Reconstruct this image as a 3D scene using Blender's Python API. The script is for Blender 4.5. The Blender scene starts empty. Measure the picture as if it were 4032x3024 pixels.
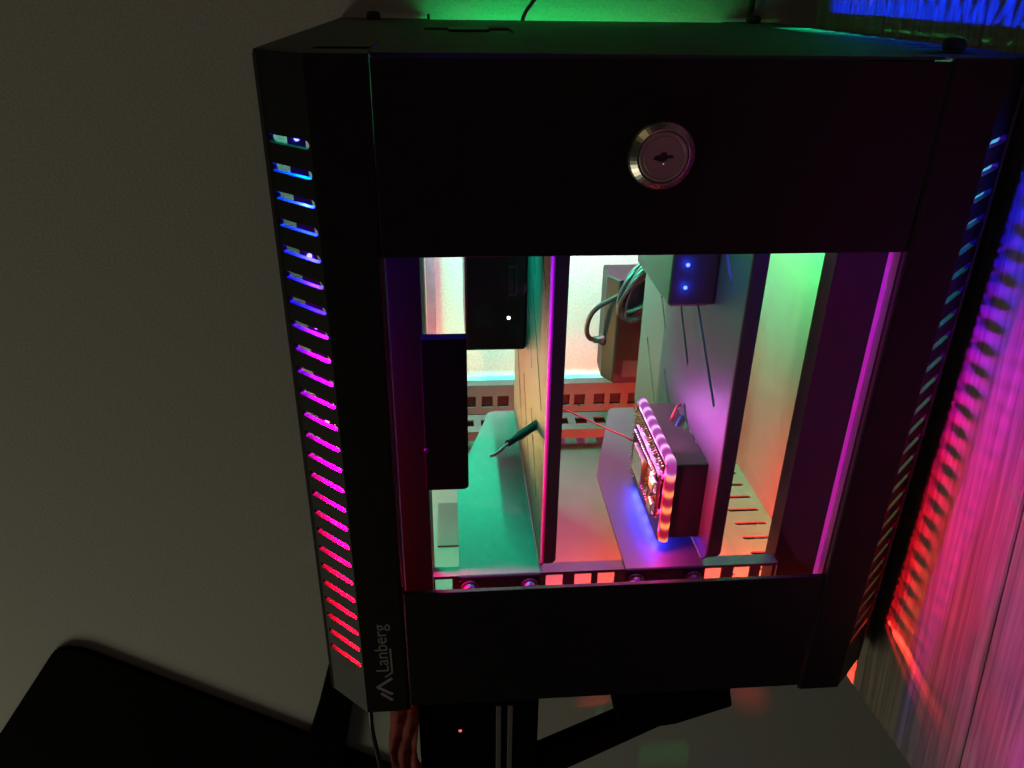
import bpy, bmesh, math, random
from mathutils import Vector, Matrix
from mathutils.geometry import tessellate_polygon
random.seed(7)
S = bpy.context.scene
COL = S.collection
# Plans below are in millimetres: x = photo right, y = depth away from the lens, z = photo up.
# The phone was held sideways: real "up" is photo left, so W() turns the plan into the real world, table top at height 0.
TX = 243.0
def W(p): return Vector((p[2], p[1], TX - p[0])) * 0.001
def Wd(v): return Vector((v[2], v[1], -v[0]))

# ---------------------------------------------------------------- camera
cam = bpy.data.cameras.new('camera'); co = bpy.data.objects.new('camera', cam); COL.objects.link(co)
cam.sensor_width = 36; cam.lens = 3102 / 4032 * 36; cam.clip_start = 0.01; cam.clip_end = 50
RX = ((0.9969, -0.023516, 0.075076), (-0.077563, -0.453534, 0.887858), (0.013171, -0.890929, -0.453952))
right = Wd([RX[i][0] for i in range(3)]); up = -Wd([RX[i][1] for i in range(3)]); back = -Wd([RX[i][2] for i in range(3)])
m = Matrix((right, up, back)).transposed().to_4x4(); m.translation = W((0, 0, 0)); co.matrix_world = m
S.camera = co
# ---------------------------------------------------------------- render, world, exposure
S.view_settings.view_transform = 'Standard'; S.view_settings.look = 'None'
S.view_settings.exposure = 0; S.view_settings.gamma = 1
cy = S.cycles
cy.use_denoising = True
cy.max_bounces = 6; cy.diffuse_bounces = 4; cy.glossy_bounces = 3; cy.transparent_max_bounces = 12
cy.sample_clamp_indirect = 4; cy.sample_clamp_direct = 0; cy.caustics_reflective = False; cy.caustics_refractive = False
cy.use_light_tree = True
wd = bpy.data.worlds.new('World'); S.world = wd; wd.use_nodes = True
bg = wd.node_tree.nodes['Background']; bg.inputs[0].default_value = (1.0, .93, .80, 1); bg.inputs[1].default_value = 0.010

def lamp(name, kind, loc, color, power, size=None, target=None, parent=None, sizey=None, spread=None):
    l = bpy.data.lights.new(name, kind); l.color = color; l.energy = power
    if kind == 'AREA':
        l.size = size * .001
        if sizey: l.shape = 'RECTANGLE'; l.size_y = sizey * .001
        if spread: l.spread = spread
    elif size: l.shadow_soft_size = size * .001
    o = bpy.data.objects.new(name, l); COL.objects.link(o); o.location = W(loc)
    if target is not None:
        o.rotation_euler = (W(target) - W(loc)).to_track_quat('-Z', 'Y').to_euler()
    return o
# the dim room lamp far off on the photo's lower left, and an unseen magenta fill added to tint the door and lock
lamp('room_lamp', 'AREA', (-1350, -150, -1450), (1.0, .96, .66), 3.9, 700, (-350, 606, -560))
lamp('magenta_fill', 'AREA', (180, -800, 250), (.85, .06, .30), .13, 300, (90, 304, -150))

lamp('lock_glint_fill', 'AREA', (-550, 14, 640), (1.0, .80, .35), .14, 300, (82, 304, -58))  # warm fill added so the lock ring catches a highlight
# ---------------------------------------------------------------- mesh helpers
class MB:
    def __init__(s): s.v = []; s.f = []; s.sm = []
    def add(s, vs, fs, smooth=False):
        b = len(s.v); s.v += [tuple(map(float, v)) for v in vs]
        for f in fs: s.f.append([b + i for i in f]); s.sm.append(smooth)
        return s
    def box(s, x0, x1, y0, y1, z0, z1):
        vs = [(x, y, z) for x in (x0, x1) for y in (y0, y1) for z in (z0, z1)]
        return s.add(vs, [(0,1,3,2),(4,6,7,5),(0,4,5,1),(2,3,7,6),(0,2,6,4),(1,5,7,3)])
    def plate(s, outer, holes, fr, t0, t1):
        """sheet with holes: 2-D loops mapped by fr(u, v, t) into the plan, between t0 and t1"""
        loops = [outer] + holes
        flat = [p for l in loops for p in l]
        tris = tessellate_polygon([[Vector((p[0], p[1], 0)) for p in l] for l in loops])
        n = len(flat)
        vs = [fr(u, v, t0) for u, v in flat] + [fr(u, v, t1) for u, v in flat]
        fs = [tuple(t) for t in tris] + [tuple(n + i for i in reversed(t)) for t in tris]
        o = 0
        for l in loops:
            k = len(l)
            for i in range(k):
                a, b = o + i, o + (i + 1) % k
                fs.append((a, b, n + b, n + a))
            o += k
        return s.add(vs, fs)
    def tube(s, pts, r, n=10, caps=True):
        P = [Vector(p) for p in pts]; vs = []; fs = []
        rr = r if isinstance(r, (list, tuple)) else [r] * len(P)
        ref = None
        for i, p in enumerate(P):
            d = (P[min(i + 1, len(P) - 1)] - P[max(i - 1, 0)]).normalized()
            if ref is None: ref = d.orthogonal().normalized()
            ref = (ref - d * ref.dot(d)); ref = ref.normalized() if ref.length > 1e-6 else d.orthogonal().normalized()
            w = d.cross(ref)
            for k in range(n):
                a = 2 * math.pi * k / n
                vs.append(p + (ref * math.cos(a) + w * math.sin(a)) * rr[i])
        for i in range(len(P) - 1):
            for k in range(n):
                k2 = (k + 1) % n
                fs.append((i * n + k, i * n + k2, (i + 1) * n + k2, (i + 1) * n + k))
        s.add(vs, fs, True)
        if caps:
            b = len(s.v) - len(vs)
            s.f.append([b + k for k in reversed(range(n))]); s.sm.append(False)
            s.f.append([b + (len(P) - 1) * n + k for k in range(n)]); s.sm.append(False)
        return s
    def lathe(s, c, axis, prof, n=24):
        """prof: list of (radius, height along axis)"""
        ax = Vector(axis).normalized(); a = ax.orthogonal().normalized(); b = ax.cross(a); c = Vector(c)
        vs = []; fs = []
        for r, h in prof:
            for k in range(n):
                t = 2 * math.pi * k / n
                vs.append(c + ax * h + (a * math.cos(t) + b * math.sin(t)) * r)
        for i in range(len(prof) - 1):
            for k in range(n):
                k2 = (k + 1) % n
                fs.append((i * n + k, i * n + k2, (i + 1) * n + k2, (i + 1) * n + k))
        fs.append(tuple(reversed(range(n)))); fs.append(tuple((len(prof) - 1) * n + k for k in range(n)))
        return s.add(vs, fs)

def rrect(u0, u1, v0, v1, r=0, n=4, corners=(1, 1, 1, 1)):
    pts = []
    for (cu, cv, a0, on) in ((u1 - r, v1 - r, 0, corners[0]), (u0 + r, v1 - r, 90, corners[1]), (u0 + r, v0 + r, 180, corners[2]), (u1 - r, v0 + r, 270, corners[3])):
        if r and on:
            for k in range(n + 1):
                a = math.radians(a0 + 90 * k / n); pts.append((cu + r * math.cos(a), cv + r * math.sin(a)))
        else:
            a = math.radians(a0 + 45); pts.append((cu + math.copysign(r, math.cos(a)), cv + math.copysign(r, math.sin(a))))
    return pts
def slot(u0, v0, u1, v1, w, n=4):
    """capsule outline round a segment"""
    d = Vector((u1 - u0, v1 - v0)).normalized(); a0 = math.atan2(d.y, d.x); pts = []
    for c, s in (((u1, v1), -90), ((u0, v0), 90)):
        for k in range(n + 1):
            a = a0 + math.radians(s + 180 * k / n); pts.append((c[0] + w / 2 * math.cos(a), c[1] + w / 2 * math.sin(a)))
    return pts
XY = lambda z: (lambda u, v, t: (u, v, z + t))      # sheet lying at a height z
FX = lambda x: (lambda u, v, t: (x + t, u, v))      # u = depth, v = z
FY = lambda y: (lambda u, v, t: (u, y + t, v))      # u = x, v = z

BASE = {}
def empty(name, label, cat, loc, group=None, kind=None):
    o = bpy.data.objects.new(name, None); COL.objects.link(o); o.location = W(loc); o.empty_display_size = .02
    o['label'] = label; o['category'] = cat
    if group: o['group'] = group
    BASE[o] = W(loc); return o
def tag(o, label=None, cat=None, group=None, kind=None):
    for k, v in (('label', label), ('category', cat), ('group', group), ('kind', kind)):
        if v: o[k] = v
    return o
def obj(name, mb, mat, parent=None, origin=None, bevel=0, seg=2, smooth_angle=None):
    """one mesh object; children keep plan coordinates relative to the origin of their thing"""
    me = bpy.data.meshes.new(name)
    if parent is not None: org = BASE[parent]
    elif origin is not None: org = W(origin)
    else:
        c = [sum(v[i] for v in mb.v) / len(mb.v) for i in range(3)]; org = W(c)
    own = W(origin) if (parent is not None and origin is not None) else org
    me.from_pydata([W(v) - own for v in mb.v], [], mb.f)
    me.polygons.foreach_set('use_smooth', mb.sm)
    bm = bmesh.new(); bm.from_mesh(me)
    bmesh.ops.remove_doubles(bm, verts=bm.verts, dist=1e-6)
    bmesh.ops.recalc_face_normals(bm, faces=bm.faces); bm.to_mesh(me); bm.free()
    me.materials.append(mat)
    o = bpy.data.objects.new(name, me); COL.objects.link(o)
    if parent is not None: o.parent = parent; o.location = own - org
    else: o.location = own
    BASE[o] = own
    if bevel:
        b = o.modifiers.new('bevel', 'BEVEL'); b.width = bevel * .001; b.segments = seg; b.limit_method = 'ANGLE'; b.angle_limit = math.radians(40)
    return o
def twin(src, parent, plan_delta):
    """another copy of a part, its own children too"""
    c = src.copy(); COL.objects.link(c); c.parent = parent; c.location = src.location + Wd(plan_delta) * .001
    BASE[c] = BASE[src] + Wd(plan_delta) * .001
    for ch in src.children:
        d = ch.copy(); COL.objects.link(d); d.parent = c
    return c

# ---------------------------------------------------------------- materials
def mat(name, base, rough=.5, metal=0, spec=.5, bump=0, bscale=900, vary=0, vscale=60, coat=0, stretch=None, emit=None, estr=0):
    m = bpy.data.materials.new(name); m.use_nodes = True; nt = m.node_tree; b = nt.nodes['Principled BSDF']
    b.inputs['Base Color'].default_value = (*base, 1); b.inputs['Roughness'].default_value = rough
    b.inputs['Metallic'].default_value = metal; b.inputs['Specular IOR Level'].default_value = spec
    if coat: b.inputs['Coat Weight'].default_value = coat
    if emit: b.inputs['Emission Color'].default_value = (*emit, 1); b.inputs['Emission Strength'].default_value = estr
    tc = nt.nodes.new('ShaderNodeTexCoord'); vec = tc.outputs['Object']
    if stretch:
        mp = nt.nodes.new('ShaderNodeMapping'); mp.inputs['Scale'].default_value = stretch; nt.links.new(vec, mp.inputs[0]); vec = mp.outputs[0]
    if vary:
        n = nt.nodes.new('ShaderNodeTexNoise'); n.inputs['Scale'].default_value = vscale; n.inputs['Detail'].default_value = 6; n.inputs['Roughness'].default_value = .65
        nt.links.new(vec, n.inputs['Vector'])
        r = nt.nodes.new('ShaderNodeValToRGB'); r.color_ramp.elements[0].position = .3; r.color_ramp.elements[1].position = .72
        r.color_ramp.elements[0].color = (*[c * (1 - vary) for c in base], 1); r.color_ramp.elements[1].color = (*[min(1, c * (1 + vary)) for c in base], 1)
        nt.links.new(n.outputs['Fac'], r.inputs[0]); nt.links.new(r.outputs[0], b.inputs['Base Color'])
        mr = nt.nodes.new('ShaderNodeMapRange'); mr.inputs[3].default_value = max(.05, rough - .1); mr.inputs[4].default_value = min(1, rough + .1)
        nt.links.new(n.outputs['Fac'], mr.inputs[0]); nt.links.new(mr.outputs[0], b.inputs['Roughness'])
    if bump:
        n2 = nt.nodes.new('ShaderNodeTexNoise'); n2.inputs['Scale'].default_value = bscale; n2.inputs['Detail'].default_value = 3
        nt.links.new(vec, n2.inputs['Vector'])
        bp = nt.nodes.new('ShaderNodeBump'); bp.inputs['Strength'].default_value = bump; bp.inputs['Distance'].default_value = .0004
        nt.links.new(n2.outputs['Fac'], bp.inputs['Height']); nt.links.new(bp.outputs[0], b.inputs['Normal'])
    return m
COAT = mat('black_powder_coat', (.011, .011, .012), .5, spec=.22, bump=.18, bscale=1400, vary=.15, vscale=90)
INNER = mat('inner_powder_coat', (.055, .055, .057), .55, bump=.15, bscale=1300, vary=.12, vscale=80)
DUSTY = mat('dusty_powder_coat', (.075, .073, .070), .6, bump=.15, bscale=900, vary=.14, vscale=120)
MATTE = mat('matt_black', (.003, .003, .003), .8, spec=.02)
PLASTIC = mat('black_plastic', (.018, .018, .020), .42, bump=.1, bscale=1100, vary=.15, vscale=50)
GREYP = mat('dark_grey_plastic', (.09, .09, .095), .5, vary=.1, vscale=60)
GLOSSY = mat('glossy_black_plastic', (.012, .012, .013), .22, vary=.1, vscale=40)
RUBBER = mat('black_rubber', (.02, .02, .02), .6, vary=.2, vscale=200)
CABLE = mat('cable_sheath', (.02, .02, .022), .3, vary=.1, vscale=100)
STEEL = mat('nickel', (.62, .60, .56), .28, 1, vary=.06, vscale=300)
PLUG = mat('brushed_zinc', (.55, .53, .50), .5, 1, bump=.1, bscale=2500, vary=.1, vscale=250)
SCREWM = mat('black_screw_steel', (.10, .10, .11), .3, .8, vary=.1, vscale=300)
BRIGHTENER = mat('brightener_grey', (.16, .16, .165), .45, vary=.1)
TAPE = mat('strip_tape', (.03, .03, .03), .5)
PRINT = mat('grey_print', (.42, .41, .41), .6, vary=.12, vscale=500)
WHITEP = mat('white_plastic', (.7, .7, .7), .4, vary=.05)
PCB = mat('circuit_board', (.05, .028, .020), .4, vary=.2, vscale=220)
GOLD = mat('solder_gold', (.75, .50, .22), .32, 1, vary=.15, vscale=400)
TIN = mat('tin_can', (.75, .73, .70), .3, 1, vary=.08, vscale=300)
WIRER = mat('red_wire', (.45, .03, .03), .4, vary=.1); WIREB = mat('blue_wire', (.03, .06, .35), .4, vary=.1)
RED_LIT_CLOTH = mat('red_lit_cloth', (.28, .05, .03), .8, bump=.5, bscale=220, vary=.5, vscale=45)  # red light from the hinge gap is put into this colour
WALL = mat('plaster', (.52, .53, .50), .85, bump=.6, bscale=420, vary=.18, vscale=600)
ALU = mat('grey_trim', (.20, .19, .20), .5, vary=.1)

def glow_mat(name, strength):
    """lit diode: colour of each object is its own"""
    m = bpy.data.materials.new(name); m.use_nodes = True; nt = m.node_tree
    for n in list(nt.nodes): nt.nodes.remove(n)
    out = nt.nodes.new('ShaderNodeOutputMaterial'); e = nt.nodes.new('ShaderNodeEmission'); oi = nt.nodes.new('ShaderNodeObjectInfo')
    e.inputs[1].default_value = strength; nt.links.new(oi.outputs['Color'], e.inputs[0]); nt.links.new(e.outputs[0], out.inputs[0]); return m
DIODE = glow_mat('lit_diode', 14.0)
BEAD = glow_mat('lit_bead', 1.0)
def attr_glow(name):
    m = bpy.data.materials.new(name); m.use_nodes = True; nt = m.node_tree
    for n in list(nt.nodes): nt.nodes.remove(n)
    out = nt.nodes.new('ShaderNodeOutputMaterial'); e = nt.nodes.new('ShaderNodeEmission'); a = nt.nodes.new('ShaderNodeAttribute'); a.attribute_name = 'Col'
    nt.links.new(a.outputs['Color'], e.inputs[0]); nt.links.new(e.outputs[0], out.inputs[0]); return m
NEON = attr_glow('lit_silicone')
def glass_mat():
    m = bpy.data.materials.new('acrylic_pane'); m.use_nodes = True; nt = m.node_tree
    for n in list(nt.nodes): nt.nodes.remove(n)
    out = nt.nodes.new('ShaderNodeOutputMaterial'); mx = nt.nodes.new('ShaderNodeMixShader'); tr = nt.nodes.new('ShaderNodeBsdfTransparent'); gl = nt.nodes.new('ShaderNodeBsdfGlossy')
    fr = nt.nodes.new('ShaderNodeFresnel'); ge = nt.nodes.new('ShaderNodeNewGeometry'); pw_ = nt.nodes.new('ShaderNodeMath'); pw_.operation = 'MULTIPLY_ADD'; pw_.inputs[1].default_value = 1 / 1.33 - 1.33; pw_.inputs[2].default_value = 1.33
    nt.links.new(ge.outputs['Backfacing'], pw_.inputs[0]); nt.links.new(pw_.outputs[0], fr.inputs[0])   # same reflectance on both faces of the sheet
    tr.inputs[0].default_value = (.965, .965, .97, 1); gl.inputs['Roughness'].default_value = .03
    nt.links.new(fr.outputs[0], mx.inputs[0]); nt.links.new(tr.outputs[0], mx.inputs[1]); nt.links.new(gl.outputs[0], mx.inputs[2])
    # specks of dust
    tc = nt.nodes.new('ShaderNodeTexCoord'); vo = nt.nodes.new('ShaderNodeTexVoronoi'); vo.inputs['Scale'].default_value = 95; nt.links.new(tc.outputs['Object'], vo.inputs['Vector'])
    lt = nt.nodes.new('ShaderNodeMath'); lt.operation = 'LESS_THAN'; lt.inputs[1].default_value = .03; nt.links.new(vo.outputs['Distance'], lt.inputs[0])
    wn = nt.nodes.new('ShaderNodeTexWhiteNoise'); nt.links.new(vo.outputs['Position'], wn.inputs['Vector'])
    gt = nt.nodes.new('ShaderNodeMath'); gt.operation = 'GREATER_THAN'; gt.inputs[1].default_value = .82; nt.links.new(wn.outputs['Value'], gt.inputs[0])
    mu = nt.nodes.new('ShaderNodeMath'); mu.operation = 'MULTIPLY'; nt.links.new(lt.outputs[0], mu.inputs[0]); nt.links.new(gt.outputs[0], mu.inputs[1])
    m2 = nt.nodes.new('ShaderNodeMath'); m2.operation = 'MULTIPLY_ADD'; m2.inputs[1].default_value = .3; m2.inputs[2].default_value = .006; nt.links.new(mu.outputs[0], m2.inputs[0])
    df = nt.nodes.new('ShaderNodeBsdfDiffuse'); df.inputs[0].default_value = (.6, .6, .6, 1)
    mx2 = nt.nodes.new('ShaderNodeMixShader'); nt.links.new(m2.outputs[0], mx2.inputs[0]); nt.links.new(mx.outputs[0], mx2.inputs[1]); nt.links.new(df.outputs[0], mx2.inputs[2])
    nt.links.new(mx2.outputs[0], out.inputs[0]); return m
PANE = glass_mat()
def wood_mat():
    m = bpy.data.materials.new('wood_laminate'); m.use_nodes = True; nt = m.node_tree; b = nt.nodes['Principled BSDF']
    tc = nt.nodes.new('ShaderNodeTexCoord'); mp = nt.nodes.new('ShaderNodeMapping'); nt.links.new(tc.outputs['Object'], mp.inputs[0])
    mp.inputs['Scale'].default_value = (4, 160, 40)         # fibres run along the board's own length (local X)
    oi = nt.nodes.new('ShaderNodeObjectInfo'); ad = nt.nodes.new('ShaderNodeVectorMath'); ad.operation = 'ADD'
    nt.links.new(mp.outputs[0], ad.inputs[0]); nt.links.new(oi.outputs['Random'], ad.inputs[1])
    n = nt.nodes.new('ShaderNodeTexNoise'); n.inputs['Scale'].default_value = 2.2; n.inputs['Detail'].default_value = 6; n.inputs['Distortion'].default_value = .5; n.inputs['Roughness'].default_value = .7
    nt.links.new(ad.outputs[0], n.inputs['Vector'])
    r = nt.nodes.new('ShaderNodeValToRGB'); r.color_ramp.elements[0].position = .32; r.color_ramp.elements[1].position = .68
    r.color_ramp.elements[0].color = (.20, .17, .14, 1); r.color_ramp.elements[1].color = (.52, .46, .39, 1)
    nt.links.new(n.outputs['Fac'], r.inputs[0]); nt.links.new(r.outputs[0], b.inputs['Base Color'])
    bp = nt.nodes.new('ShaderNodeBump'); bp.inputs['Strength'].default_value = .5; bp.inputs['Distance'].default_value = .0006
    nt.links.new(n.outputs['Fac'], bp.inputs['Height']); nt.links.new(bp.outputs[0], b.inputs['Normal'])
    b.inputs['Roughness'].default_value = .55; return m
WOOD = wood_mat()

# ================================================================ the setting
o = obj('wall', MB().box(-1700, 1500, 606, 640, -1900, 1500), WALL, origin=(0, 606, -200)); o['kind'] = 'structure'
# table top of wooden boards, turned a little against the cabinet
ang = math.radians(7.5)
tab = empty('wooden_table', 'wood-grain table top washed in red, magenta and blue light beside the black cabinet', 'table', (TX, 450, 100))
def tfr(a, b, t):      # a = along the boards (from the left end), b = across (towards the lens), t = down
    ex = Vector((0, math.sin(ang), math.cos(ang))); ey = Vector((0, -math.cos(ang), math.sin(ang)))
    p = Vector((TX + t, 352, -388)) + ex * a + ey * b; return p
def board(a0, a1, b0, b1, name='board'):
    mb = MB(); vs = [tfr(a, b, t) for a in (a0, a1) for b in (b0, b1) for t in (0, 22)]
    mb.add(vs, [(0,1,3,2),(4,6,7,5),(0,4,5,1),(2,3,7,6),(0,2,6,4),(1,5,7,3)])
    org = tfr(a0, b0, 0)
    me_o = obj(name, mb, WOOD, tab, origin=org, bevel=.8, seg=1)
    return me_o
bs = [-150 + 88.7 * k for k in range(9)]
for k in range(8):
    o = board(0, 1000, bs[k] + .5, bs[k + 1] - .5)
    # turn local axes so that X lies along the board
    ex = Wd(tfr(1, 0, 0) - tfr(0, 0, 0)).normalized(); ez = Vector((0, 0, 1)); ey = ez.cross(ex)
    Rm = Matrix((ex, ey, ez)).transposed().to_4x4()
    o.data.transform(Rm.inverted()); o.rotation_euler = Rm.to_euler()

# ================================================================ the cabinet
CX = 81.5
cab = empty('network_cabinet', 'black steel network cabinet with a see-through door and vented sides, lit inside in many colours', 'cabinet', (234, 450, -188))
mx = lambda x: 2 * CX - x
ZT, ZB, YF, YC, YB = -23.0, -353.0, 304.0, 323.0, 592.0
# side columns with a vented bevel
def column(sign):
    X = (lambda x: x) if sign < 0 else mx
    mb = MB()
    prof = [(X(-50), YF)] + [(X(-29.3 + 2.5 * math.sin(a)), YF + 2.5 - 2.5 * math.cos(a)) for a in [math.radians(15 * k) for k in range(7)]] + [(X(-26.8), YF + 11.4), (X(-28), YF + 11.4), (X(-28), YF + 2.6), (X(-29.4), YF + 1.2), (X(-50), YF + 1.2)]
    mb.plate(prof, [], lambda u, v, t: (u, v, t), ZB, ZT)
    d = Vector((-21, 19)).normalized(); L = math.hypot(21, 19)
    nrm = Vector((d.y, -d.x)) * -1       # to the inside
    nin = Vector((0.67, 0.74))
    def fr(u, v, t): return (X(-50 + d.x * u + nin.x * t), YF + d.y * u + nin.y * t, v)
    holes = []
    for k in range(25):
        z = -54.8 - 11.02 * k
        holes.append(slot(2.8, z, 24.0, z + .2, 3.3))
    mb.plate(rrect(0, L, ZB, ZT), holes, fr, 0, 2.5)
    o = obj('vented_column', mb, COAT, cab, origin=(X(-50), YF, -188))
    a, b = sorted((X(-26.7), X(-26.2)))
    obj('edge_brightener', MB().box(a, b, YF + 2.6, YF + 11.2, ZB + 3, -92), BRIGHTENER, o)  # pale strip added so the column's inner edge shows brighter
    return o
col_l = column(-1); col_r = column(1)
# body shell: side strips, end plates, lips
fm = MB()
for X0, X1 in ((-71, -28.6), (191.6, 234)):
    vents = [slot(X0 + 8 if X0 < 0 else X1 - 28, y, X0 + 28 if X0 < 0 else X1 - 8, y, 3.6) for y in [338 + 16.6 * k for k in range(12)]]
    fm.plate(rrect(X0, X1, YC + 3, YB), vents if X0 > 0 else [], XY(ZT - 1.2), 0, 1.2)
    fm.plate(rrect(X0, X1, YC + 3, YB), [list(v) for v in vents] if X0 > 0 else [], XY(ZB), 0, 1.2)
fm.box(-71.2, -69.8, YC - 1.2, YB, ZB + 1.3, ZT - 1.3)
fm.box(-50, 213, YF + 6, 335.9, ZT - 1.2, ZT)
fm.box(-50, 213, YF + 8, 335.9, ZB, ZB + 1.2)
# triangular end caps of the bevelled columns
for s in (-1, 1):
    X = (lambda x: x) if s < 0 else mx
    for z in (ZB, ZT - 1.2):
        fm.plate([(X(-50), YF + 1.3), (X(-27), YF + 1.3), (X(-27), YC + 3), (X(-70), YC + 3), (X(-70), YC)], [], XY(z + .05), 0, 1.1)
obj('body_frame', fm, INNER, cab)
pm = MB()
# panel facing the table, with a round knock-out
circ = lambda cu, cv, r, n=40: [(cu + r * math.cos(2 * math.pi * k / n), cv + r * math.sin(2 * math.pi * k / n)) for k in range(n)]
pm.plate(rrect(YC - 1.2, YB, ZB + 1.3, ZT - 1.3), [], FX(232.8), 0, 1.2)
obj('end_panel', pm, DUSTY, cab)
obj('knockout', MB().plate(circ(440, -300, 32.8), [], FX(232.5), 0, .25), DUSTY, cab)
def side_panel(z, sgn):
    mb = MB(); zz = z if sgn > 0 else z
    mb.plate(rrect(-28.45, 191.45, 341, YB), [rrect(-11, 36, 441, 487, 3)] + ([slot(182.5, y, 183.5, y, 3.2) for y in range(365, 560, 17)] if sgn < 0 else []), XY(zz), 0, 1.2)
    mb.box(-26.6, 189.6, 336, 340.9, zz - 3 * (sgn > 0), zz + 1.2 if sgn > 0 else zz + 3)
    o = obj('side_panel', mb, INNER, cab)
    obj('latch_light_stop', MB().box(-13, 38, 439, 489, zz - 1.3 if sgn > 0 else zz + 1.25, zz - .05 if sgn > 0 else zz + 2.5), PLASTIC, o)  # plate added behind the opening to keep inside light out of it
    l = MB(); l.plate(rrect(-10.5, 35.5, 444, 452, 1), [], XY(zz - 1.0 * sgn), 0, 1.2)
    l.plate(rrect(2, 24, 455, 484, 3), [], XY(zz + .7 * sgn), 0, 1.2)
    obj('latch', l, PLASTIC, o, bevel=.4)
    return o
side_panel(ZT - 1.2, 1); side_panel(ZB + 1.2, -1)
# mounting flanges behind the columns
for X in ((lambda x: x), mx):
    fl = MB(); yr = 376 if X(0) == 0 else 346  # left return lengthened to block light from the shelf bracket
    fl.plate([(X(-38), 334.3), (X(-13.3), 334.3), (X(-13.3), yr), (X(-14.8), yr), (X(-14.8), 335.5), (X(-38), 335.5)], [], lambda u, v, t: (u, v, t), ZB + 2, ZT - 2)
    obj('mounting_flange', fl, COAT, cab)
# door: top panel, bottom panel, pane, lock, hinges
def zsec(pr, mat_, name, par, xa=-26.77, xb=189.77):     # bent sheet: outline in depth and height, run along x
    return obj(name, MB().plate(pr, [], lambda u, v, t: (t, u, v), xa, xb), mat_, par, bevel=.35)
door = zsec([(YF + .2, ZT - 1.3), (YF + .2, -98.2), (YF + 10, -98.2), (YF + 10, -96.9), (YF + 1.6, -96.9), (YF + 1.6, ZT - 1.3)], COAT, 'door', cab)
zsec([(YF + .2, -271.6), (YF + 2.8, -271.6), (YF + 2.8, -272.9), (YF + 1.6, -272.9), (YF + 1.6, -348.7), (YF + 10, -348.7), (YF + 10, -350), (YF + .2, -350)], COAT, 'lower_panel', door)
obj('pane', MB().box(-25.8, 188.8, YF + 5.2, YF + 7.4, -276, -94), PANE, door)
ring = MB(); ring.lathe((81.9, YF + .2, -58.4), (0, -1, 0), [(13.2, 0), (13.2, .8), (12.6, 1.9), (10.3, 4.0), (9.9, 4.1), (9.6, 3.4), (8.4, 3.3)], 48)
lock = obj('lock', ring, STEEL, door, bevel=0)
pl = MB(); pl.lathe((81.9, YF - 3.0, -58.4), (0, -1, 0), [(9.5, 0), (9.5, .6), (9.2, .9), (8.3, 1.0), (8.1, .75), (7.8, .75), (7.6, 1.0), (0.2, 1.0)], 48)
pl = obj('lock_plug', pl, PLUG, door)
kh = MB(); kh.plate([(-4.1, -.6), (-3.2, .6), (-1.6, .9), (-.9, 1.9), (.8, 2.0), (1.2, .9), (3.2, .9), (4.0, .4), (3.6, -.2), (1.8, -.3), (.6, -1.5), (-1, -1.6), (-2.2, -1.3)], [], lambda u, v, t: (81.9 + u, YF - 4.0 + t, -58.4 + v), -.12, .2)
obj('keyhole', kh, RUBBER, door)
ks = MB(); ks.lathe((82.5, YF - 4.15, -60.4), (0, -1, 0), [(.9, 0), (.9, .2), (.5, .5), (.1, .55)], 12); obj('lock_pin', ks, STEEL, door)
for hx in (-29.6, 191.4):
    h = MB(); h.lathe((hx if hx < 0 else hx - 1.2, YF + 1.5, -352), (0, 0, 1), [(1.0, 0), (1.3, .6), (1.3, 13), (.9, 13.6), (.2, 13.8)], 14)
    obj('hinge_pin', h, STEEL if hx < 0 else SCREWM, door)
# rails
def rail_holes(xs, z0, z1): return [rrect(x - 4.7, x + 4.7, z0, z1) for x in xs]
fx = [-7.3, 6.6, 22.5, 38.4, 52.4, 68.1, 80.8, 97.0, 112.8, 128.7, 140.4, 156.4, 171.5]
rm = MB(); rm.plate(rrect(-12.6, 176.4, -310, -282.7), rail_holes(fx, -293.2, -284.6), FY(329.2), 0, 1.5)
rm.box(-12.6, 176.4, 330.8, 337, -284.1, -282.75)
obj('mounting_rail', rm, INNER, cab)
rm = MB(); rm.plate(rrect(-12.6, 176.4, -95, -66), rail_holes(fx, -92.5, -83.5), FY(329.2), 0, 1.5); obj('mounting_rail', rm, INNER, cab)
rx = [3.0, 14.5, 28.9, 42.5, 56.5, 70.5, 84.5, 95.0, 108.3, 125.3, 139.2, 155, 169]
rm = MB(); hl = rail_holes(rx, -323.5, -313.0)
hl[8] = [(103.6, -323.6), (107, -323.6), (108.3, -325.6), (109.6, -323.6), (113, -323.6), (113, -313.2), (103.6, -313.2)]
rm.plate(rrect(-24, 187, -330, -304), hl, FY(590.2), 0, 1.5)
rm.plate(rrect(-24, 187, 561, 590), [rrect(x - 5, x + 5, 570.5, 581) for x in (12, 28, 44, 60, 76, 92, 108, 124, 140, 156)], XY(-332), 0, 1.5)
rm.box(-24, 187, 561, 562.3, -339, -332.1)
rm.box(-24, 187, 590.2, 600, -303.9, -302.6)
obj('rear_rail', rm, INNER, cab)
obj('hole_shield', MB().box(-65, 228, 593.6, 594.8, ZB + 2, -304.5), COAT, cab)  # dark sheet added so the rear rail holes look dark
for a, b in ((-23, -19.8), (175, 187)): obj('rear_post', MB().box(a, b, 586, 589, -352, -25), INNER, cab)
obj('rear_flange_or_light_stop', MB().box(-65.8, 228.8, 590.4, 591.4, -48, ZT - 1.4), INNER, cab)  # upper fold added to keep inside light off the wall above
for a, b in ((-69.7, -66), (229, 232.6)): obj('rear_flange_or_light_stop', MB().box(a, b, YB - 2, YB - .6, ZB + 1.5, ZT - 1.5), INNER, cab)
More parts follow.
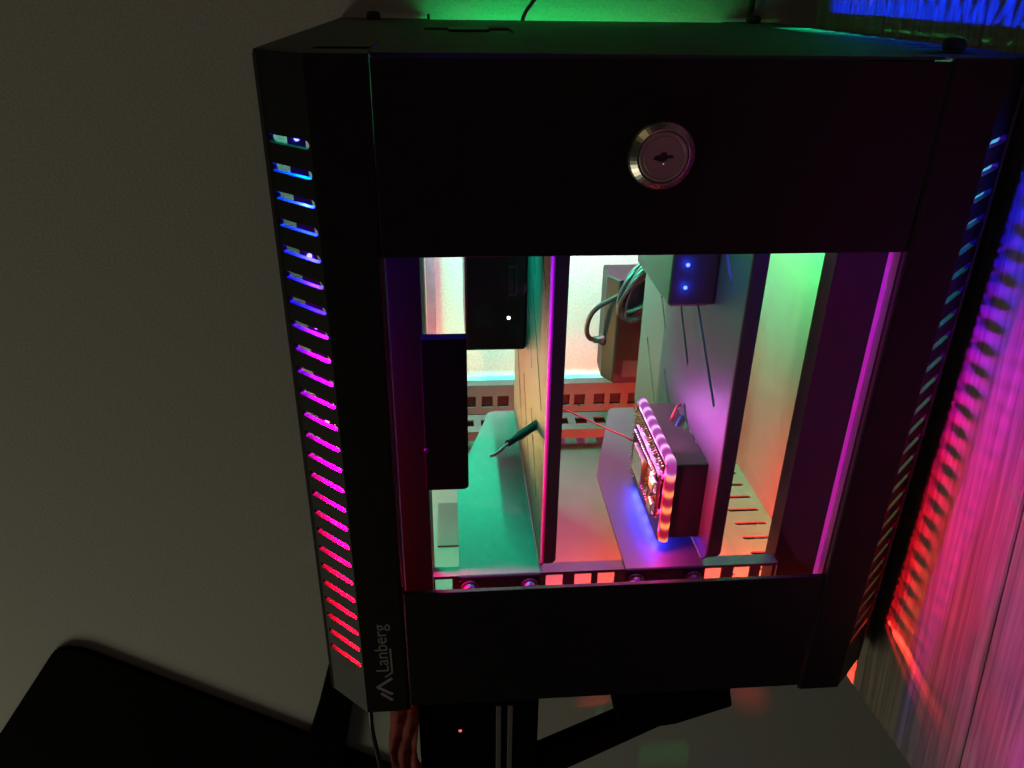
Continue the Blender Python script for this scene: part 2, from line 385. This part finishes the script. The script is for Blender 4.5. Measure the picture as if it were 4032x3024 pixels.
obj('light_stop_tab', MB().box(-11.5, -9.8, YB + .2, 604.5, -80, -20), COAT, cab)  # added blocker, cuts the green wall light to a sharp edge
obj('spill_blocker', MB().box(-71.2, -69.8, YB + .2, 605.5, ZB, ZT), COAT, cab)  # skirts added to stop inside light spilling onto the wall
obj('spill_blocker', MB().box(232.8, 234, YB + .2, 605.5, ZB, ZT), COAT, cab)
obj('spill_blocker', MB().box(198, 232.7, YB + .2, 605.5, ZT - 1.2, ZT), COAT, cab)
obj('spill_blocker', MB().box(-69.7, -11.7, YB + .2, 605.5, ZT - 1.2, ZT), COAT, cab)
def mount_bolt(x, y):
    b = MB(); b.lathe((x, y, ZT + .1), (0, 0, 1), [(4.2, 0), (4.6, 1), (4.6, 3.2), (3.6, 4.6), (1, 5)], 20); obj('mount_bolt', b, RUBBER, cab)
mount_bolt(-47, 586); mount_bolt(213, 583); mount_bolt(214, 345)
for (y, z) in ((345, -335), (570, -335), (345, -45), (570, -45)):
    b = MB(); b.lathe((234.1, y, z), (1, 0, 0), [(9, 0), (10, 1), (10, 7.5), (9.4, 8.8)], 24); obj('foot', b, RUBBER, cab)
# printed maker's word and mountain emblem on the left column
def stroke(mb, pts, w):
    for i in range(len(pts) - 1):
        a, b = Vector(pts[i]), Vector(pts[i + 1]); d = (b - a).normalized(); n = Vector((-d.y, d.x)) * w / 2; e = d * w * .25
        mb.plate([tuple(a + n - e), tuple(b + n + e), tuple(b - n + e), tuple(a - n - e)], [], lambda u, v, t: (u, YF - t - .02 * i, v), .02, .1)
lg = MB()
stroke(lg, [(-36.0, -328.6), (-43.4, -334.4), (-36.2, -339.8)], 1.7)
stroke(lg, [(-41.6, -339.3), (-36.4, -344.2)], 1.7)
stroke(lg, [(-35.4, -307.4), (-35.3, -324.2), (-39.0, -327.2)], .9)
emb = obj('emblem', lg, PRINT, col_l)
fc = bpy.data.curves.new('lettering', 'FONT'); fc.body = 'Lanberg'; fc.size = 1; fc.extrude = 0
ft = bpy.data.objects.new('lettering', fc); COL.objects.link(ft)
dg = bpy.context.evaluated_depsgraph_get(); tm = bpy.data.meshes.new_from_object(ft.evaluated_get(dg))
COL.objects.unlink(ft); bpy.data.objects.remove(ft)
xs = [v.co.x for v in tm.vertices]; cap = .69
us = 32.6 / (max(xs) - min(xs)); vs_ = 6.6 / cap
tb = MB()
tv = [(-36.9 - v.co.y * vs_, YF - .08, -323.0 + (v.co.x - min(xs)) * us) for v in tm.vertices]
tb.add(tv, [list(p.vertices) for p in tm.polygons])
obj('lettering', tb, PRINT, col_l)

# ================================================================ the two shelves
SLOTS = [((474, -166), (447.5, -192.5)), ((436, -152), (397.5, -192)), ((400, -148), (348.5, -192.5)), ((487, -217), (441, -262)), ((439, -218), (395, -262)),
         ((393, -218), (358, -252)), ((376, -101), (348, -127)), ((482, -112), (446, -147)), ((428, -100), (392, -135))]
def shelf(dx, label):
    t = empty('rack_shelf', label, 'shelf', (44.5 + dx, 420, -281), 'rack shelves in the cabinet')
    p = MB(); p.plate([(328.4, -276), (333, -281.0), (499, -281.0), (507, -273), (507, -67), (499, -59), (333, -59), (328.4, -64)], [slot(a[0], a[1], b[0], b[1], 3.4) for a, b in SLOTS], FX(44.5 + dx), 0, 1.5)
    obj('tray', p, INNER, t)
    l = MB(); l.plate(rrect(45.9 + dx, 52.2 + dx, -274.8, -65, 3.0, 5, (0, 0, 0, 1)), [], FY(327), 0, 1.3)
    # rolled front edge of the tray
    arc = [(44.5 + dx + 1.4 - 1.4 * math.cos(a), 328.4 - 1.4 * math.sin(a)) for a in [math.radians(15 * k) for k in range(7)]]
    vs = []; fs = []
    for (x, y) in arc: vs += [(x, y, -274.8), (x, y, -65)]
    for i in range(len(arc) - 1): fs.append((2 * i, 2 * i + 1, 2 * i + 3, 2 * i + 2))
    l.add(vs, fs, True)
    obj('front_lip', l, INNER, t)
    for nm, z in (('side_bracket', -281.2), ('side_bracket', -59.6)):
        b = MB(); pr = [(1.3 + dx, 328), (44.3 + dx, 328), (44.3 + dx, 507)] + [(31 + dx - 7.5 * math.sin(a), 499.5 + 7.5 * math.cos(a)) for a in [math.radians(k * 12) for k in range(6)]] + [(22 + dx, 492), (1.3 + dx, 420)]
        b.plate(pr, [], XY(z), -1.3, 0); obj(nm, b, INNER, t)
    e = MB(); e.plate(rrect(1.3 + dx, 44.3 + dx, -298, -283.6, 1.5), [], FY(326.4), 0, 1.3)
    arc = [(326.4 + 1.6 - 1.6 * math.cos(a), -282.8 + 1.6 * math.sin(a)) for a in [math.radians(15 * k) for k in range(7)]]
    vs = []; fs = []
    for (y, z) in [(326.4, -283.6)] + arc: vs += [(1.3 + dx, y, z), (44.3 + dx, y, z)]
    for i in range(len(arc)): fs.append((2 * i, 2 * i + 1, 2 * i + 3, 2 * i + 2))
    e.add(vs, fs, True); obj('ear', e, COAT, t)
    for sx in (6.6, 38.6):
        c = (sx + dx, 326.3, -288.2)
        s = MB(); s.lathe(c, (0, -1, 0), [(4.6, 0), (4.6, 1.0), (4.2, 1.3)], 24); w = obj('screw', s, SCREWM, t)
        h = MB(); h.lathe((c[0], 325.0, c[2]), (0, -1, 0), [(3.6, 0), (3.6, 1.4), (3.1, 2.4), (2.0, 2.9), (1.2, 2.9), (.9, 2.0)], 24); obj('screw_head', h, SCREWM, w)
    return t
shelf(0, 'left steel shelf carrying the black box with the white light and the stub of cable')
shelf(89.6, 'right steel shelf carrying the lit circuit box and the box with two blue lights')

# ================================================================ things on the shelves
# black box on the left shelf
b1 = empty('media_box', 'black box with one white light and a port, resting on the left shelf', 'device', (44, 475, -160))
obj('case', MB().box(8.2, 44.2, 430, 500, -197, -92), GLOSSY, b1, bevel=1.5, seg=3)
p = MB(); p.plate(rrect(33.6, 38.4, -162, -144, .8), [rrect(34.4, 37.6, -160.8, -145.2, .4)], FY(429.2), 0, .7); obj('port', p, SCREWM, b1)
obj('port_tongue', MB().box(34.7, 36.1, 429.5, 429.95, -160, -146), PLASTIC, b1)
led = MB().lathe((33.8, 429.9, -176), (0, -1, 0), [(.9, 0), (.8, .3), (.3, .6)], 12); led = obj('indicator', led, DIODE, b1); led.color = (1, 1, 1.1, 1)
# box with two blue lights on the right shelf
b2 = empty('power_box', 'black box with two bright blue lights and a ridged edge, on the right shelf', 'device', (134, 400, -120))
obj('case', MB().box(110.2, 134.2, 368, 440, -145.8, -88), GREYP, b2, bevel=1.2, seg=3)
rg = MB()
for k in range(11):
    rg.tube([(112.5 + 1.75 * k, 369.5, -146.0), (112.5 + 1.75 * k, 438, -146.0)], .62, 8)
rgo = obj('ridges', rg, PLASTIC, b2)
for z in (-124.0, -135.9):
    l = MB().lathe((118.1, 367.95, z), (0, -1, 0), [(1.0, 0), (.9, .4), (.4, .8)], 14); l = obj('indicator', l, DIODE, b2); l.color = (.025, .055, 1.5, 1)
    lamp('indicator_glow', 'POINT', (118.1, 364.5, z), (.02, .05, 1), .002, 1)
# flat black module on the left flange
b3 = empty('flat_module', 'flat black module with a rounded corner standing left of the left shelf behind the pane', 'device', (-10, 322, -180))
obj('case', MB().plate(rrect(-13.5, 6.6, -218.6, -139.5, 2.5, 4, (0, 0, 0, 1)), [], FY(317), 0, 6.5), MATTE, b3, bevel=.5)
s = MB().lathe((-16.5 + 3.5, 316.9, -196), (0, -1, 0), [(1.1, 0), (1.0, .4), (.3, .5)], 14); obj('screw', s, SCREWM, b3)
# stub of cable through a slot of the left shelf
st = empty('cable_stub', 'short black cable end with a bare bent wire poking out of the left shelf', 'cable', (44, 368, -213))
T0 = Vector((46.5, 370, -213)); T1 = Vector((27.2, 341, -208.0))
obj('sheath', MB().tube([T0, T0.lerp(T1, .3), T0.lerp(T1, .68), T0.lerp(T1, .72), T0.lerp(T1, .99), T1], [2.5, 2.5, 2.5, 2.0, 1.9, 1.6], 14), CABLE, st)
w = MB()
for off in (-.55, .55):
    w.tube([(27.4, 341.2, -208 + off * .4), (25.2, 340.6, -210.2 + off), (22.6, 340.2, -212.6 + off), (20.2, 339.9, -214.0 + off), (17.9, 339.7, -214.6 + off * .6)], [.5, .55, .55, .5, .3], 8)
obj('bare_wire', w, WHITEP, st)
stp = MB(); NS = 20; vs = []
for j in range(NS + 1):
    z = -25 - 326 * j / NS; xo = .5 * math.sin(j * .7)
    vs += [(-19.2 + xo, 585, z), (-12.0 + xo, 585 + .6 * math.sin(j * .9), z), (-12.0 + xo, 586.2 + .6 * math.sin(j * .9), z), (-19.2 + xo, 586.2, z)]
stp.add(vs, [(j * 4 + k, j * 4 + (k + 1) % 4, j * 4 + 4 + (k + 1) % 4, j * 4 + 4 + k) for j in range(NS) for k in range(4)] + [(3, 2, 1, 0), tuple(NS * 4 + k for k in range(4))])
tag(obj('painted_light_band', stp, mat('pink_light_paint', (.50, .13, .26), .8, bump=.3, bscale=1500, vary=.15)), 'band painted pink for the light on the rear post, in the left corner of the window by the black box', 'painted_light_band')  # pink light on the rear post, put into the colour of a band
# controller box with the lit rim
cb = empty('led_controller', 'black box with a glowing pink and red rim and a bare circuit board', 'device', (134, 378, -250))
y0, y1, z0, z1 = 342.6, 411, -273.4, -225.6
obj('case', MB().box(115.8, 134.2, y0, y1, z0, z1), PLASTIC, cb, bevel=.8)
obj('perfboard', MB().box(110.6, 112.2, y0 - .5, y1, z0 - 1, z1 + 1), PCB, cb)
g = MB()
for iy in range(26):
    for iz in range(18):
        yy = y0 + 2 + iy * 2.6; zz = z0 + 2 + iz * 2.6
        if zz < z1 - 12 and yy < 400: continue
        r = random.uniform(.55, .95)
        g.lathe((110.55, yy, zz), (-1, 0, 0), [(r, 0), (r * .75, .5), (r * .3, random.uniform(.7, 1.9))], 6)
so = obj('solder_joints', g, GOLD, cb); so['kind'] = 'stuff'
# lit silicone rim
def hue(t):
    """colour round the rim by arc length: top edge pink-violet, front edge red with yellow, bottom blue, back green"""
    K = [(0, (.80, .20, 1.0)), (.26, (.95, .12, .85)), (.31, (.95, .10, .75)), (.36, (1.0, .03, .16)), (.52, (1.0, .02, .10)), (.56, (.5, .05, .9)), (.60, (.03, .02, 1)), (.80, (.03, .04, 1)), (.84, (0, .9, .5)), (1.0, (.1, 1, .6))]
    for (a, ca), (b, cb_) in zip(K, K[1:]):
        if a <= t <= b: k = (t - a) / (b - a); return tuple(ca[i] * (1 - k) + cb_[i] * k for i in range(3))
ym0, ym1, zm0, zm1 = y0 - 1.0, y1 + 1.5, z0 - .8, z1 + 1.6
rc = 3.0; path = []
def arcpt(cy_, cz, a0, a1):
    for k in range(6):
        a = math.radians(a0 + (a1 - a0) * k / 5); path.append((114, cy_ + rc * math.cos(a), cz + rc * math.sin(a)))
n = 90
for k in range(n + 1): path.append((114, ym1 + (ym0 + rc - ym1) * k / n, zm1))       # top edge, back to front
arcpt(ym0 + rc, zm1 - rc, 90, 180)
for k in range(1, 67): path.append((114, ym0, zm1 - rc + (zm0 - zm1 + rc) * k / 66))   # front edge, downwards
front_end = len(path)
path2 = []
for k in range(n + 1): path2.append((114, ym0 + 2 + (ym1 - ym0 - 2) * k / n, zm0))
for k in range(1, 34): path2.append((114, ym1, zm0 + (zm1 - zm0) * k / 33))
def arclen(P):
    L = [0]
    for a, b in zip(P, P[1:]): L.append(L[-1] + (Vector(b) - Vector(a)).length)
    return L
def neon(path, t0, t1, pitch, phase, gain=1.0):
    L = arclen(path); tot = L[-1]; mb = MB(); N = 12
    rad = []
    for s in L: rad.append(2.55 + .07 * math.cos(2 * math.pi * (s - phase) / pitch))
    rad[0] = 1.5; rad[-1] = 1.6
    mb.tube(path, rad, N)
    o = obj('lit_rim', mb, NEON, cb)
    at = o.data.color_attributes.new('Col', 'FLOAT_COLOR', 'POINT')
    # colour by nearest path point
    PW = [W(p) - BASE[o] for p in path]
    for i, v in enumerate(o.data.vertices):
        j = min(range(len(PW)), key=lambda q: (PW[q] - v.co).length_squared)
        c = hue(t0 + (t1 - t0) * L[j] / tot); q = (.5 + .5 * math.cos(2 * math.pi * (L[j] - phase) / pitch)) ** 3
        red = c[0] > .9 and c[2] < .5
        hot = (1.6, .42, .08) if red else (1.25, .75, 1.15)
        base = [(.44 if red else .46) * x for x in c]
        at.data[i].color = (*[gain * (base[k] + q * hot[k] * (1 if red else .8)) for k in range(3)], 1)
    return L, tot
pitch = 10.4
L, tot = neon(path, 0, .52, pitch, 4.6)
neon(path2, .58, 1.0, pitch, 4.0, 1.0)
# light that the rim gives off
def along(P, s):
    L = arclen(P)
    for i in range(len(P) - 1):
        if L[i] <= s <= L[i + 1]: return Vector(P[i]).lerp(Vector(P[i + 1]), (s - L[i]) / max(1e-6, L[i + 1] - L[i]))
    return Vector(P[-1])
for P, ta, tb_, pw in ((path, 0, .52, .03), (path2, .58, 1.0, .05)):
    tt = arclen(P)[-1]; k = 0
    s = 6.0
    while s < tt * (1 if P is path else .5):
        p = along(P, s); c = hue(ta + (tb_ - ta) * s / tt)
        dv = Vector((-2.0, 0, 0)); ctr = Vector((114, (y0 + y1) / 2, (z0 + z1) / 2)); d = p - ctr
        dv += Vector((0, 3.2 * (1 if d.y > 30 else -1 if d.y < -30 else 0), 3.2 * (1 if d.z > 20 else -1 if d.z < -20 else 0)))
        lamp('rim_light', 'POINT', p + dv, c, pw, 1.2); s += 12
# microcontroller board standing on pin headers
ex0, ex1, ez0, ez1 = 339.0, 394.5, -257.0, -229.5
obj('header', MB().box(108.3, 110.4, ex0 + 3, ex1 - 3, ez1 - 3.6, ez1 - 1.2), PLASTIC, cb)
obj('header', MB().box(108.3, 110.4, ex0 + 3, ex1 - 3, ez0 + 1.2, ez0 + 3.6), PLASTIC, cb)
hs = MB()
for zz in (ez1 - 2.2, ez0 + 2.2):
    for k in range(19):
        yy = ex0 + 5 + k * 2.54
        hs.box(105.2, 106.6, yy - .38, yy + .38, zz - .38, zz + .38); hs.lathe((106.55, yy, zz), (-1, 0, 0), [(.95, 0), (.6, .5), (.2, .7)], 6)
        if zz > -240: hs.box(108.6, 110.6, yy - .9, yy + .9, zz + 1.0, zz + 1.5)
h = obj('pin_row', hs, TIN, cb); h['kind'] = 'stuff'
board = obj('microcontroller', MB().plate(rrect(ex0, ex1, ez0, ez1, 1.5), [], FX(106.6), 0, 1.6), PCB, cb, bevel=.1)
obj('radio_shield', MB().box(103.4, 106.6, 362, 383, -252.5, -235.5), TIN, board, bevel=.5)
obj('antenna_area', MB().box(105.9, 106.55, 383.5, 394, -252.5, -235), PLASTIC, board)
for zc in (-236.5, -250.0):
    u = MB(); u.plate(rrect(-4.0, 4.0, -1.5, 1.5, 1.0), [rrect(-3.4, 3.4, -.9, .9, .6)], lambda a, b, t, zc=zc: (104.9 + b, 337.8 + t, zc + a * .95), 0, 7)
    obj('usb_socket', u, TIN, board)
cm = MB()
for k in range(34):
    yy = random.uniform(ex0 + 9, 361); zz = random.uniform(ez0 + 5, ez1 - 5); a = random.choice([(.5, .9), (.9, .5), (1.3, .8), (.6, .6)])
    cm.box(105.7 - random.uniform(0, .5), 106.58, yy - a[0], yy + a[0], zz - a[1], zz + a[1])
c_ = obj('surface_parts', cm, TIN, board); c_['kind'] = 'stuff'
obj('chip', MB().box(105.5, 106.57, 351, 357, -246, -240), PLASTIC, board)
l = MB().box(105.2, 106.5, 348.5, 350.2, -236.0, -234.2); l = obj('indicator', l, DIODE, board); l.color = (2.0, .25, .12, 1)
lamp('indicator_glow', 'POINT', (98, 350, -238), (1, .10, .04), .05, 1)
# wires
wr = empty('antenna_wire', 'thin red wire running from the circuit board back behind the left shelf', 'wire', (103, 388, -236))
pts = [(105.5, 394, -241), (101, 398, -240), (94, 404, -239.5), (84, 416, -239.5), (74, 424, -238.0), (64, 432, -237.5), (52, 444, -239), (47, 452, -241)]
obj('strand', MB().tube(pts, .55, 8), WIRER, wr)
wl = empty('wire_pair', 'red and blue wires leaving the lit circuit box through a shelf slot', 'wire', (133, 398, -225))
for i, (m_, yy, zz) in enumerate(((WIRER, 396, -222.5), (WIREB, 388, -225.6))):
    obj('strand', MB().tube([(126, yy - 6, zz - 3), (128.5, yy - 3, zz + 1), (131, yy + 1, zz + 2.4), (133.6, yy + 4, zz + 1.5), (137, yy + 7, zz - .5)], .75, 8), m_, wl)
# blue sealing bead between the box and the shelf
sb = []
for k in range(26): sb.append((133.9, 345 + k * 2.5, -226.6 + random.uniform(-.5, .5)))
cbg = MB().tube(sb, [random.uniform(.5, .9) for _ in sb], 7); obj('glue_bead', cbg, mat('clear_glue', (.25, .45, .55), .25), cb)
# power adapter hanging at the back with its coiled cord
pa = empty('power_adapter', 'black power adapter with a coiled cord at the back by the right shelf', 'power adapter', (140, 566, -240))
def adfr(u, v, t): return (u, v, t)
ad = MB(); ad.plate([(120, 586), (118.5, 560), (126.0, 548), (160, 548), (164, 552), (164, 586)], [], adfr, -281.5, -196)
obj('case', ad, mat('adapter_plastic', (.004, .005, .006), .5, spec=.3, vary=.1), pa, bevel=1.6, seg=3)
lbl = MB(); lbl.plate(rrect(133, 158, -276, -262, .5), [], FY(547.6), 0, .3); obj('rating_plate', lbl, mat('rating_plate', (.03, .03, .032), .5), pa)
cp = [(120, 556, -249.5), (114.5, 556, -249.3), (113.6, 556, -249.2)]
obj('cord_plug', MB().tube([(120.5, 562, -250), (117.5, 561, -249.8), (116.0, 561, -249.6), (111.2, 561, -249.2)], [5.0, 4.6, 3.0, 2.7], 16), PLASTIC, pa)
crd = [(113, 561, -249.3), (108.5, 560, -248.0), (105.6, 559, -243.5), (104.9, 558, -236), (107, 556, -226.5), (112.0, 553, -218.5), (119.5, 549, -212), (128, 545, -205), (138, 543, -196), (147, 543, -186)]
def smooth(P, n=6):
    P = [Vector(p) for p in P]; out = []
    for i in range(len(P) - 1):
        a = P[max(i - 1, 0)]; b = P[i]; c = P[i + 1]; d = P[min(i + 2, len(P) - 1)]
        for k in range(n):
            t = k / n; out.append(.5 * ((2 * b) + (c - a) * t + (2 * a - 5 * b + 4 * c - d) * t * t + (3 * b - a - 3 * c + d) * t ** 3))
    out.append(P[-1]); return out
obj('cord', MB().tube(smooth(crd), 1.9, 10), CABLE, pa)
# bundle of loops
for k in range(8):
    a = random.uniform(-1, 1); mb = MB(); P = []
    cx_, cz_ = 141 + 1.4 * (k % 4) - 2, -205 + .9 * k
    rx_, rz_ = 9.5 + 1.1 * (k % 3), 21 + 1.4 * (k % 4)
    tl = math.radians(-34 + 3.5 * (k % 5))
    for j in range(29):
        th = 2 * math.pi * j / 28
        u, v = rx_ * math.cos(th), rz_ * math.sin(th)
        P.append((cx_ + u * math.cos(tl) - v * math.sin(tl), 541 + 2.6 * (k // 4) - 1.3 * math.cos(th * 2 + k), cz_ + u * math.sin(tl) + v * math.cos(tl)))
    obj('cord_loop', mb.tube(P, 1.75, 8), CABLE, pa)
# second small box behind: tie round the loops
obj('cord_tie', MB().tube(smooth([(128.5, 545, -218), (134, 537.6, -216.5), (146, 537.6, -211), (153, 545, -207)]), 1.7, 8), RUBBER, pa)

# ================================================================ light strips of the cabinet, some added for their effect
def strip(label, p0, p1, nrm, n, colf, power, spot=None):
    p0, p1, nrm = Vector(p0), Vector(p1), Vector(nrm)
    t = empty('light_strip', label, 'light strip', (p0 + p1) / 2)
    d = (p1 - p0).normalized(); w = d.cross(nrm).normalized() * 4.2; e = d * 8
    a = p0 - e; b = p1 + e; q = -nrm * .35
    mb = MB(); vs = [a + w, b + w, b - w, a - w]; vs = [v - nrm * .8 for v in vs] + [v + q - nrm * .8 for v in vs]
    mb.add(vs, [(0, 1, 2, 3), (7, 6, 5, 4), (0, 4, 5, 1), (1, 5, 6, 2), (2, 6, 7, 3), (3, 7, 4, 0)])
    obj('tape', mb, TAPE, t)
    first = None
    for k in range(n):
        f = k / (n - 1); c = p0.lerp(p1, f); col = colf(f)
        if first is None:
            b_ = MB().lathe(c - nrm * .75, nrm, [(1.25, 0), (1.2, .5), (.8, .8)], 12); o = obj('diode', b_, DIODE, t, origin=c); first = o; c0 = c
        else: o = twin(first, t, c - c0)
        mxc = max(col); o.color = (*[.25 + .75 * x / mxc if x == mxc else (.05 + .6 * x / mxc) for x in col], 1)
        ll = lamp('diode_light', 'SPOT' if spot else 'AREA', c + nrm * 1.3, col, power(f) if callable(power) else power, 2.2, c + nrm * 9)
        if spot: ll.data.spot_size = math.radians(spot); ll.data.spot_blend = .5
    return t
def ramp(K):
    def f(t):
        for (a, ca), (b, cb_) in zip(K, K[1:]):
            if a <= t <= b: k = (t - a) / (b - a); return tuple(ca[i] * (1 - k) + cb_[i] * k for i in range(3))
        return K[-1][1]
    return f
SIDE = ramp([(0, (0, .02, 1)), (.20, (.02, 0, 1)), (.34, (.42, 0, 1)), (.45, (.85, 0, .62)), (.57, (1, 0, .16)), (.75, (1, 0, .03)), (1, (1, 0, .015))])
c_ = lambda a, b=None: ramp([(0, a), (1, b or a)])
strip('light strip behind the left vented column, blue at the top to red at the bottom', (-60.5, 336.2, -57.5), (-60.5, 336.2, -323), (.69, -.72, 0), 17, SIDE, .27)
strip('light strip behind the right vented column, blue at the top to red at the bottom', (203, 321, -57.0), (203, 321, -321.5), (.95, -.3, 0), 25, SIDE, .017)
strip('green to cyan light strip along the upper left edge inside the cabinet', (-22, 430, -66), (-22, 582, -66), (.5, -.06, -.86), 11, ramp([(0, (0, .9, .55)), (.6, (0, 1, .42)), (1, (0, 1, .55))]), lambda f: 1.0 + .8 * (f > .75), spot=92)
strip('added short cyan light strip at the upper left front corner inside the cabinet', (-44, 356, -36), (-44, 400, -36), (-.85, -.15, -.5), 3, c_((0, 1, .55)), .03)  # unseen diodes put in to turn the upper left slots teal
strip('added short cyan light strip at the upper left rear corner inside the cabinet', (-34, 560, -52), (2, 560, -52), (0, .55, -.83), 4, c_((0, 1, .45)), .16)  # put in to tint the wall at the window's left green-cyan
strip('added short green light strip between the two shelves at the cabinet top', (64, 372, -40), (64, 452, -40), (.95, 0, -.3), 5, c_((.02, 1, .25)), .09)  # added to green the right shelf and the box standing on it
strip('green light strip along the upper right edge inside the cabinet', (203, 425, -72), (203, 510, -72), (.96, .2, -.2), 7, c_((0, 1, .2), (.01, 1, .15)), 1.5)
strip('yellowish light strip in the lower left rear corner of the cabinet', (-64, 576, -345), (-64, 576, -262), (.8, -.6, .1), 6, c_((1, .70, .16), (1, .36, .24)), .07)
strip('red light strip along the lower edge inside the cabinet door', (60, 339.5, -313), (222, 339.5, -313), (.42, .3, -.85), 10, c_((1, .07, .05), (1, .03, .02)), .78)
strip('added pink light strip along the upper rear edge of the cabinet', (55, 560, -30), (165, 560, -30), (0, .45, -.9), 7, c_((1, .13, .58), (1, .16, .68)), .34)  # no pink source seen; put in for the pinkish rear wall
strip('blue light strip along the upper edge inside the cabinet door', (145, 322, -40), (203, 322, -40), (0, .12, -1), 6, c_((.06, .02, 1), (.2, 0, 1)), .05)
strip('added blue light strip under the cabinet top, shining through its vents on the table', (185, 350, -48), (185, 580, -48), (.82, 0, .57), 20, c_((0, .02, 1)), .5, spot=64)  # extra blue spots aimed at the vents to colour the table
# unseen green strip added behind the cabinet to light the wall
t = strip('added green light strip on the rear edge of the cabinet lighting the wall', (12, 597, -72), (175, 597, -72), (0, .5, .87), 12, ramp([(0, (0, 1, .2)), (1, (.02, 1, .15))]), lambda f: .040 * (1 - .75 * f))
strip('added cyan light strip along the rear rail of the cabinet', (-10, 597, -306.5), (170, 597, -306.5), (0, .6, .8), 12, ramp([(0, (0, 1, .8)), (.6, (0, .9, 1)), (1, (.3, 1, .3))]), .004)  # added strip, makes the cyan band on the wall above the rail

# ================================================================ around the cabinet
c1 = MB().tube(smooth([(52, 590, -30), (54, 598, -24), (56.5, 599, -18), (63.1, 600, -9), (74, 601, 10), (95, 602, 45)]), 1.5, 10)
tag(obj('cable', c1, CABLE), 'thin black cable rising from the back of the cabinet over the green wall', 'cable')
c2 = MB().tube(smooth([(214, 590, -32), (215, 598, -24), (216, 600, -12), (217, 600, 0), (220, 601, 40)]), 2.2, 10)
tag(obj('cable', c2, CABLE), 'thicker black cable rising behind the right end of the cabinet top', 'cable')
c3 = MB().tube(smooth([(-69, 440, -470), (-71.5, 452, -505), (-72.0, 450, -540), (-69.5, 450, -570), (-66, 450, -610), (-60, 450, -660)]), 2.0, 10)
tag(obj('cable', c3, CABLE), 'thin black cable hanging below the lower left corner of the cabinet', 'cable')
# flat black panel with a rounded corner (lower left)
pn = [(-276, -446.0), (-40, -603.0), (-40, -900), (-560, -900), (-560, -797), (-302, -452)]
c_pts = []
A = Vector((-302.5, -450)); Cn = Vector((-292.5, -437)); B = Vector((-274, -447.2))
for k in range(9):
    t_ = k / 8; c_pts.append(tuple(A * (1 - t_) ** 2 + Cn * 2 * t_ * (1 - t_) + B * t_ ** 2))
poly = c_pts + [(-60, -592.5), (-60, -1000), (-700, -1000)]
q = 598 / 452; sm = MB().plate([(a * q, b * q) for a, b in poly], [], FY(598), 0, 6)
tag(obj('screen', sm, MATTE, bevel=2, seg=3), 'flat black panel with a rounded corner at the lower left of the photo', 'panel')
q = 588 / 428 ; ps = MB().plate([(a * q, b * q) for a, b in [(-90.6, -430), (-80.4, -483), (-91.5, -542), (-103, -620), (-150, -620), (-127, -552), (-106, -486)]], [], FY(588), 0, 9)
tag(obj('post', ps, MATTE, bevel=1.5), 'slanted black post behind the lower left corner of the cabinet', 'post')
bx = empty('black_box', 'black box with two pale strips and a tiny red light below the cabinet', 'box', (10, 460, -560))
obj('case', MB().box(-34, 64, 450, 500, -760, -480), MATTE, bx, bevel=2)
for x in (29, 38.5): obj('pale_strip', MB().box(x, x + 4.2, 448.6, 450.1, -740, -522), ALU, bx, bevel=.4)
l = MB().lathe((-.5, 449.9, -549.5), (0, -1, 0), [(1.5, 0), (1.3, .5), (.4, .8)], 12); l = obj('indicator', l, DIODE, bx); l.color = (.06, .012, .01, 1)
rd = MB(); 
NU, NV = 8, 24; vs = []
for i in range(NU + 1):
    for j in range(NV + 1):
        u = -57 + 22 * i / NU; v = -512 - 130 * j / NV
        vs.append((u + 1.5 * math.sin(j * .5), 446 + 3.0 * math.sin(i * 1.7 + j * .45) + 1.5 * math.sin(j * 1.3 + i), v))
rd.add(vs, [(i * (NV + 1) + j, (i + 1) * (NV + 1) + j, (i + 1) * (NV + 1) + j + 1, i * (NV + 1) + j + 1) for i in range(NU) for j in range(NV)], True)
o = obj('cloth_strip', rd, RED_LIT_CLOTH); so_ = o.modifiers.new('thick', 'SOLIDIFY'); so_.thickness = .0012
tag(o, 'crumpled strip, its dark red painted for the red light on it, hanging below the left hinge of the cabinet', 'cloth')
lamp('red_fill', 'POINT', (-40, 425, -500), (1, .10, .03), .0012, 6)  # added red point below the hinge gap, reddens the hanging strip
am = empty('support_arm', 'slanted black arm with a thick jointed end below the right half of the cabinet', 'arm', (180, 460, -540))
obj('bar', MB().plate([(60, -592), (134.7, -551.5), (180, -528), (190, -548), (105, -599.5), (60, -626)], [], FY(452), 0, 16), MATTE, am, bevel=1.5)
obj('joint', MB().plate([(134.7, -552.0), (130.5, -549), (128.6, -543.5), (129.0, -536), (132, -529), (138, -522), (148, -515), (222.5, -505), (222.5, -518.6), (226.7, -536.2), (180, -554), (150, -558)], [], FY(447), 0, 26), MATTE, am, bevel=2.5, seg=3)
